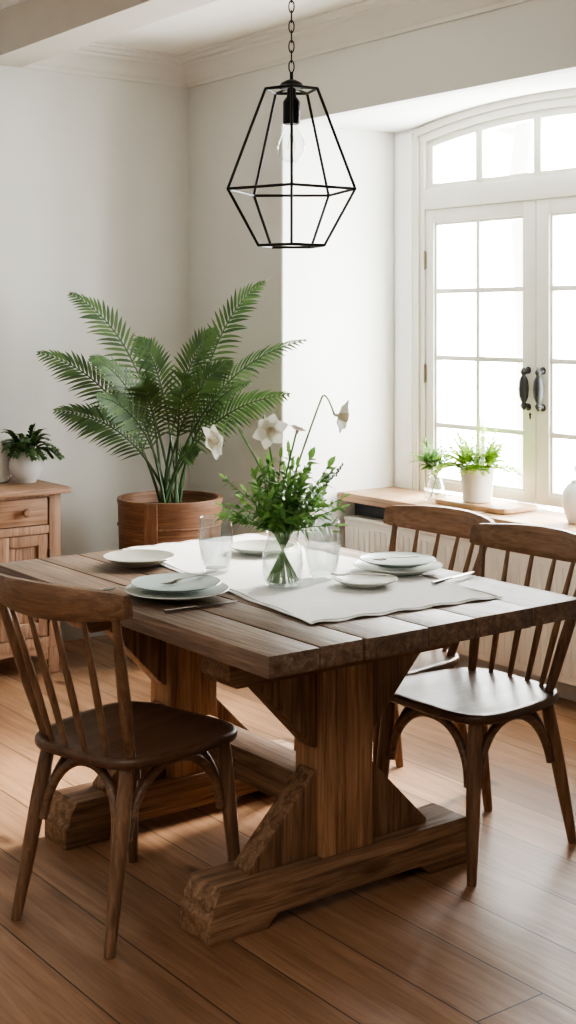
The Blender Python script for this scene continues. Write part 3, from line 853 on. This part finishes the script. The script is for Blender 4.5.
def knife_mesh(L=.225):
    m = MB()
    m.tube([V(0, 0, .004), V(.02, 0, .0042), V(L * .42, 0, .004)], [.0055, .0065, .005], 10, sq=.6)
    pl = [(L * .42, -.005), (L * .5, -.009), (L * .85, -.009), (L * .96, -.003), (L, .006), (L * .42, .006)]
    m.prism([V(x, y, .0025) for x, y in pl], (0, 0, .0022)); return m
def cutlery(mb, name, x, y, z, rz, lab, cat, tilt=0):
    o = mb.build(name, M['steel']); o.location = (x, y, z); o.rotation_euler = (0, tilt, rz)
    return tag(o, lab, cat, 'steel cutlery on the table')
cutlery(knife_mesh(), 'knife', 1.790, 2.920, TZ + .001, math.radians(-2), 'steel knife lying in front of the left plate stack', 'knife')
cutlery(spoon_mesh(), 'spoon', 1.955, 3.248, TZ + .001, math.radians(182), 'steel spoon tucked behind the left plate stack, bowl towards the table edge', 'spoon')
zf = TZ + .0055 + .0155
cutlery(fork_mesh(.19), 'fork', 2.075, 3.112, zf + .0215, math.radians(188), 'steel fork laid across the upper plate of the left stack', 'fork', .06)
cutlery(fork_mesh(.15), 'fork', 2.690, 2.962, RT + .0185 + .0175, math.radians(168), 'steel fork lying on the upper plate by the window side', 'fork')
cutlery(fork_mesh(.155), 'fork', 2.47, 2.850, RT + .0215, math.radians(140), 'steel fork resting across the small sage side plate', 'fork')
cutlery(knife_mesh(), 'knife', 2.565, 2.765, RT + .001, math.radians(14), 'steel knife lying in front of the window side plate stack', 'knife')

def tumbler(x, y, R, H, water, lab, belly):
    P = V(x, y, RT)
    root = tag(empty('drinking_glass', P), lab, 'drinking glass', 'tumblers on the table')
    k = R
    m = MB(); prof_o = [(.0, .002), (k * .68, 0), (k * .74, .004), (k * .9, H * .25), (k * belly, H * .55), (k * 1.0, H * .8), (k * .95, H)]
    prof_i = [(k * .92, H), (k * .965, H * .8), (k * (belly - .035), H * .55), (k * .86, H * .25), (k * .66, .012), (0, .010)]
    m.lathe(prof_o + prof_i, 36, P); rel(m, 'glass', M['glass_text'], root)
    m = MB(); rr = k * .935; m.tube([P + V(math.cos(a_ * PI / 20) * rr, math.sin(a_ * PI / 20) * rr, H) for a_ in range(41)], .0013, 6, caps=False); rel(m, 'rim', M['rim'], root)
    hw = H * water
    m = MB(); m.lathe([(0, .0105), (k * .65, .0125), (k * .855, H * .25), (k * (belly - .04), hw), (0, hw)], 30, P); rel(m, 'water', M['water'], root)
tumbler(2.19, 3.285, .049, .158, .60, 'tall dimpled water glass left of the flower jar, behind the left plates', 1.04)
tumbler(2.385, 3.03, .050, .160, .58, 'dimpled water glass to the right of the flower jar', 1.06)

# flower jar
J = V(2.225, 3.005, RT)
jar = tag(empty('glass_vase', J), 'clear glass jar of water holding the white daffodils and greenery', 'vase')
m = MB(); m.lathe([(0, .002), (.044, 0), (.050, .005), (.0555, .03), (.0575, .06), (.055, .09), (.048, .113), (.043, .124), (.043, .142), (.046, .150), (.0435, .152), (.0405, .142), (.0405, .124), (.0455, .112), (.0525, .09), (.055, .06), (.053, .03), (.0475, .008), (0, .007)], 40, J); rel(m, 'jar', M['glass'], jar)
m = MB(); m.lathe([(0, .0075), (.047, .009), (.0525, .03), (.0545, .06), (.0525, .085), (0, .085)], 32, J); rel(m, 'water', M['water'], jar)
def dir3(dx, dz, df): return RV * dx - FV * df + V(0, 0, dz)
def inside(a, r=.044):   # foot of a stem inside the jar
    return J + V(math.cos(a) * r, math.sin(a) * r, .014)
def stem_path(a, tip, n=14, lean=.5):
    b = inside(a); neck = J + V(-math.cos(a) * .027, -math.sin(a) * .027, .150)
    c = neck + (tip - neck) * .45 + V(0, 0, (tip - neck).length * .12 * lean)
    first = [b.lerp(neck, i / 4) for i in range(4)]
    return first + bez(neck, c, tip, n)
def daffodil(name, tip, face, lab, a, R=.034, mat='petal', trump=True, hook=.03, leaves=0):
    root = tag(empty(name, J + V(0, 0, .014)), lab, 'flower', 'flowers in the jar')
    face = face.normalized()
    end = tip - face * .028
    pre = end + V(0, 0, hook * .2) 
    path = stem_path(a, end + V(0, 0, hook) - face * hook)
    path += bez(path[-1], path[-1] + (path[-1] - path[-2]).normalized() * hook * .8, end, 6)[1:]
    m = MB(); m.tube(path, [.0030] * (len(path) - 4) + [.0026, .0024, .0026, .0034], 7); rel(m, 'stem', M['stem'], root)
    u = face.cross(V(0, 0, 1)).normalized(); w = face.cross(u)
    m = MB()
    for k in range(6):
        q_ = k * PI / 3 + .3; d = u * math.cos(q_) + w * math.sin(q_)
        m.blade(end + face * .012 + d * .004, d + face * rnd(.1, .45), face, R * rnd(.92, 1.1), R * .80, rnd(.2, .9), 0, prof=[.5, .95, 1.05, .95, .62, .15])
    m.tube([end, end + face * .013], [.003, .006], 8)
    rel(m, 'petals', M[mat], root, angle=80)
    if trump:
        m = MB(); m.lathe([(.005, .010), (.009, .016), (.0105, .026), (.0125, .034), (.0155, .038), (.0145, .0385), (.010, .033), (.008, .02), (0, .016)], 20, end, axis=face); rel(m, 'trumpet', M['trumpet'], root)
    return root
def bp(px, py, df=0):   # a point round the jar, given sideways and upward offsets in metres
    return J + RV * px + V(0, 0, py) - FV * df
daffodil('daffodil', bp(-.190, .400, .03), dir3(-.75, -.25, .55), 'white daffodil nodding at the left of the bouquet', 2.6, .050, hook=.04)
daffodil('daffodil', bp(-.035, .430, .02), dir3(.25, -.1, .75), 'cream white daffodil at the middle of the bouquet', 4.1, .048, hook=.025)
daffodil('daffodil', bp(.170, .465, -.03), dir3(.75, -.12, .35), 'white daffodil on a tall arching stem at the right of the bouquet', .3, .048, hook=.04)
daffodil('daffodil', bp(.045, .445, 0), dir3(.2, .8, .2), 'small faded beige bloom between the middle and right daffodils', 5.2, .022, 'faded', False, .005)
# leafy sprigs
def sprig(tip, a, nl, lw, ll, rootname='leafy_sprig', t0=.30):
    root = tag(empty(rootname, inside(a)), 'leafy green sprig in the bushy greenery of the clear flower jar', 'greenery', 'green sprigs in the flower jar')
    path = stem_path(a, tip, 16, .35)
    m = MB(); m.tube(path, [.0022 - .0013 * i / len(path) for i in range(len(path))], 6); rel(m, 'stem', M['stem'], root)
    m = MB(); n = len(path)
    for i in range(nl):
        t = t0 + (1 - t0) * (i + rnd(.1, .9)) / nl; k = t * (n - 1); i0 = min(n - 2, int(k))
        p = path[i0].lerp(path[i0 + 1], k - i0)
        if p.z < J.z + .148: continue
        d = (path[i0 + 1] - path[i0]).normalized(); q_ = rnd(0, 2 * PI)
        s_ = d.cross(V(.3, .2, 1)).normalized(); w_ = d.cross(s_)
        o_ = s_ * math.cos(q_) + w_ * math.sin(q_)
        m.blade(p, o_ * .9 + d * rnd(.3, .9), d, ll * rnd(.7, 1.25), lw * rnd(.8, 1.2), rnd(0, 1), rnd(0, .35), prof=[.3, .9, 1, .6, 0])
    m.blade(path[-1], path[-1] - path[-2], V(.3, .5, .6), ll, lw, .8)
    rel(m, 'leaves', M['leaf'], root, angle=80)
random.seed(11)
for k in range(46):
    a = k * 2.399; r_ = .04 + .135 * ((k % 10) / 9); 
    h_ = .385 - 1.05 * r_ + rnd(-.07, .05)
    sprig(bp(math.cos(a) * r_, h_, math.sin(a) * r_ * .75), a + PI + rnd(-.4, .4), 22, .0115, .034)
for tip, a in ((bp(-.155, .30, .05), 1), (bp(-.13, .23, .08), 2), (bp(.165, .245, .02), 3.5), (bp(.13, .315, .03), 4.5)):
    sprig(tip, a, 26, .010, .028)
# right-hand sprig with rounder leaves
for tip, a in ((bp(.075, .35, .0), .8), (bp(.125, .33, .02), 1.4)):
    sprig(tip, a, 9, .024, .038, t0=.5)
# dark seed head at the right
root = tag(empty('seed_head_twig', inside(3.6)), 'thin twig with a dark speckled seed head leaning right from the flower jar', 'twig', 'flowers in the jar')
tip = bp(.168, .335, .0); path = stem_path(3.6, tip, 16, .1)
m = MB(); m.tube(path, .0015, 6); rel(m, 'stem', M['stem'], root)
m = MB()
for i in range(34):
    t = i / 33; k = len(path) - 7 + t * 5.9; i0 = int(k); p = path[i0].lerp(path[min(i0 + 1, len(path) - 1)], k - i0)
    m.lathe([(0, -.004), (.003, -.001), (.0025, .002), (0, .004)], 6, p + V(rnd(-1, 1), rnd(-1, 1), rnd(-1, 1)) * .005)
rel(m, 'seeds', M['catkin'], root)

# ------------------------------------------------------------------ window sill things
ZT = ZS
m = MB()
bo = [(0, 0), (.02, -.012), (.40, -.02), (.43, .0), (.44, .05), (.44, .16), (.425, .2), (.40, .215), (.03, .22), (.004, .205), (-.004, .18), (-.004, .04)]
m.prism([V(4.24 - y * .95, 3.925 + x, ZT) for x, y in bo], (0, 0, .02), .003, tone=.6, smooth=True)
tag(m.build('cutting_board', M['board'], origin=(4.14, 4.14, ZT)), 'pale wooden board lying on the window sill under the white pot', 'cutting board')
ZB = ZT + .0205
P = V(4.125, 4.165, ZB)
wp = tag(empty('potted_fern', P), 'bright lime fern in a white tapered pot on the window sill', 'potted plant')
m = MB(); m.lathe([(.058, 0), (.062, .003), (.068, .075), (.075, .140), (.076, .150), (.071, .150), (.068, .135), (.067, .125)], 40, P); rel(m, 'pot', M['ceramic'], wp)
m = MB(); m.lathe([(.0675, .126), (.03, .131), (0, .132)], 24, P); rel(m, 'soil', M['soil'], wp)
def fern_leafs(m, b0, d, L, n, lw, ll, droop):
    e = b0 + d * L - V(0, 0, droop * L); c = b0 + d * L * .55 + V(0, 0, L * .12)
    pts = bez(b0, c, e, 10)
    m.tube(pts, [.0013] * 10 + [.0006], 4, tone=.3)
    for i in range(n):
        t = .25 + .75 * (i + .5) / n; k = t * 10; i0 = min(9, int(k)); p = pts[i0].lerp(pts[i0 + 1], k - i0)
        dd = (pts[i0 + 1] - pts[i0]).normalized(); s_ = dd.cross(V(.1, .2, 1)).normalized()
        for sg in (-1, 1): m.blade(p, s_ * sg + dd * .5 + V(0, 0, rnd(-.2, .3)), V(0, 0, 1), ll * rnd(.7, 1.2) * (1.15 - .7 * t), lw, rnd(0, 1), .1)
m = MB(); random.seed(3)
for k in range(110):
    a = k * 2.4; el = rnd(.25, 1.45); L = rnd(.09, .20)
    d = V(math.cos(a) * math.cos(el), math.sin(a) * math.cos(el), math.sin(el))
    fern_leafs(m, P + V(math.cos(a) * .04, math.sin(a) * .04, .130), d, L, 13, .014, .030, .4 * math.cos(el))
for d, L in ((RV * .12 + V(0, 0, 1), .27), (RV * .05 + V(0, 0, 1), .24), (RV * .2 - FV * .1 + V(0, 0, .9), .2)):
    fern_leafs(m, P + V(0, 0, .130), d.normalized(), L, 16, .008, .02, 0)
rel(m, 'foliage', M['lime'], wp, angle=80)
# small glass jar with sprigs
P = V(4.10, 4.40, ZT)
gj = tag(empty('glass_jar', P), 'small clear glass jar left of the white pot on the window sill', 'jar')
m = MB(); m.lathe([(0, .002), (.045, 0), (.050, .006), (.048, .035), (.036, .07), (.027, .095), (.026, .115), (.029, .12), (.0265, .121), (.0235, .114), (.0245, .095), (.0335, .07), (.0455, .035), (.047, .009), (0, .007)], 32, P); rel(m, 'jar', M['glass'], gj)
m = MB(); m.lathe([(0, .0075), (.046, .009), (.045, .034), (.041, .048), (0, .048)], 28, P); rel(m, 'water', M['water'], gj)
random.seed(5)
for k in range(5):
    a = k * 1.256 + .3
    root = tag(empty('green_sprig', P + V(math.cos(a) * .03, math.sin(a) * .03, .012)), 'airy green sprig standing in the small glass jar on the window sill', 'greenery', 'sprigs in the sill jar')
    b = root.location.copy(); neck = P + V(-math.cos(a) * .01, -math.sin(a) * .01, .118)
    m = MB(); stem_pts = [b, b.lerp(neck, .5), neck]; m.tube(stem_pts, .0014, 6); 
    top_ = neck + V(-math.cos(a) * .045, -math.sin(a) * .045, .075); m.tube([neck, top_], .0012, 6); rel(m, 'stem', M['stem'], root)
    m = MB()
    for q_ in range(22):
        g = rnd(0, 2 * PI); el = rnd(-.1, 1.2); d = V(math.cos(g) * math.cos(el), math.sin(g) * math.cos(el), math.sin(el))
        fern_leafs(m, neck.lerp(top_, rnd(.2, 1)), d, rnd(.05, .11), 7, .012, .018, .15)
    rel(m, 'leaves', M['sprig'], root, angle=80)
# white vase with a leafy twig at the right
P = V(4.13, 3.60, ZT - .004)
wv = tag(empty('ceramic_vase', P), 'rounded white vase with grey green leaves at the right end of the sill', 'vase')
m = MB(); m.lathe([(.042, 0), (.046, .004), (.064, .05), (.072, .09), (.066, .125), (.048, .15), (.034, .16), (.033, .168), (.030, .168), (.031, .158), (.044, .146)], 36, P); rel(m, 'body', M['ceramic'], wv)
root = tag(empty('leafy_twig', P + V(0, 0, .02)), 'thin twig with broad grey green leaves standing in the white sill vase', 'twig')
m = MB(); tw = []
for d, L in ((-RV * .3 + V(0, 0, 1), .25), (RV * .2 + V(0, 0, 1), .25), (FV * .3 + V(0, 0, 1), .2)):
    pts = bez(P + V(0, 0, .02), P + V(0, 0, .17), P + V(0, 0, .15) + d.normalized() * L * .55, 8); tw.append(pts); m.tube(pts, .0015, 6)
rel(m, 'stem', M['stem'], root)
m = MB()
for d in (-RV * .9 + V(0, 0, .35), -RV * .85 + V(0, 0, -.02), RV * .8 + V(0, 0, .4), FV * .7 + V(0, 0, .4), -FV * .8 + V(0, 0, .3), RV * .7 - FV * .5 + V(0, 0, .1)):
    m.blade(P + V(0, 0, .17 + rnd(0, .03)), d, V(0, 0, 1), .085, .034, rnd(.2, .9), .15, prof=[.3, .9, 1, .7, 0])
for pts in tw:
    for i in (6, 7, 8): m.blade(pts[i], V(rnd(-1, 1), rnd(-1, 1), .6), V(0, 0, 1), .025, .01, .6)
rel(m, 'leaves', M['pale_leaf'], root, angle=80)

# ------------------------------------------------------------------ pale garden tree beyond the fanlight
P = V(10.4, 9.7, -.6)
tr = tag(empty('garden_tree', P), 'pale sunlit tree outside, seen through the fanlight panes', 'tree')
m = MB(); random.seed(21)
m.tube([P, P + V(.05, .1, 2), P + V(0, .2, 3.6), P + V(.1, .1, 5.0), P + V(0, 0, 6.2)], [.16, .13, .1, .06, .03], 10)
tips = []
for z, d, L in ((4.05, -RV * 1 + V(0, 0, .32), 1.5), (4.2, RV * 1 + V(0, 0, .4), 1.2), (4.6, -RV * .7 + FV * .5 + V(0, 0, .5), 1.2), (4.9, RV * .6 - FV * .6 + V(0, 0, .6), 1.1), (5.2, FV * .8 + V(0, 0, .6), 1.0), (5.5, -FV * .8 + V(0, 0, .7), 1.0), (4.3, -FV + V(0, 0, .4), 1.1)):
    b = P + V(0, .15, z); e = b + d.normalized() * L; pts = bez(b, b + d.normalized() * L * .5 + V(0, 0, -.08), e, 8); m.tube(pts, [.045 - .004 * i for i in range(9)], 7); tips += pts[4:]
rel(m, 'trunk', M['tree_bark'], tr)
m = MB()
for p in tips:
    for k in range(9):
        d = V(rnd(-1, 1), rnd(-1, 1), rnd(-.7, 1)); c = p + d * rnd(.05, .42)
        m.blade(c, V(rnd(-1, 1), rnd(-1, 1), rnd(-1, .5)), V(rnd(-1, 1), rnd(-1, 1), 1), .12, .06, rnd(0, 1))
rel(m, 'crown', M['tree_leaf'], tr, angle=80)

# ------------------------------------------------------------------ light
w = bpy.data.worlds.new('sky'); scene.world = w; w.use_nodes = True
nt = w.node_tree; bg = nt.nodes['Background']; bg.inputs[0].default_value = (.985, .99, 1.0, 1); bg.inputs[1].default_value = 17.0
def area(name, loc, target, sx, sy, power, col=(1, 1, 1), portal=False):
    l = bpy.data.lights.new(name, 'AREA'); l.shape = 'RECTANGLE'; l.size = sx; l.size_y = sy; l.energy = power; l.color = col
    o = bpy.data.objects.new(name, l); COL.objects.link(o); o.location = loc
    o.rotation_euler = (Vector(target) - Vector(loc)).to_track_quat('-Z', 'Y').to_euler()
    if portal: l.cycles.is_portal = True
    return o
area('window_portal', (XG + .15, YC, 1.58), (XG - 1, YC, 1.58), 1.6, 1.9, 1, portal=True)
area('added_fill_light', (.1, 1.0, 2.3), (.1, 1.0001, 0), 2.4, 2.4, 17, (1.0, .96, .90))  # unseen fill light, added to lift the dim side of the room
sun = bpy.data.lights.new('sun', 'SUN'); sun.energy = 13.0; sun.angle = math.radians(16); sun.color = (1, .93, .82)
so = bpy.data.objects.new('sun', sun); COL.objects.link(so); so.rotation_euler = V(-.80, -.12, -.56).to_track_quat('-Z', 'Y').to_euler()

# ------------------------------------------------------------------ camera
cam = bpy.data.cameras.new('camera'); co = bpy.data.objects.new('camera', cam); COL.objects.link(co)
co.location = (0, 0, 1.5); co.rotation_euler = (PI / 2, 0, -math.atan2(.598, .801))
cam.sensor_fit = 'VERTICAL'; cam.sensor_height = 36; cam.sensor_width = 36 * 576 / 1024
cam.lens = 1351 * 36 / 1024
cam.shift_y = -192 / 1024
cam.clip_start = .05
scene.camera = co

scene.view_settings.view_transform = 'AgX'
try: scene.view_settings.look = 'AgX - Medium High Contrast'
except Exception: pass
scene.view_settings.exposure = 1.26
scene.cycles.max_bounces = 10; scene.cycles.transparent_max_bounces = 24
scene.cycles.diffuse_bounces = 5; scene.cycles.caustics_reflective = False; scene.cycles.caustics_refractive = False
scene.cycles.sample_clamp_indirect = 6
scene.cycles.use_denoising = True
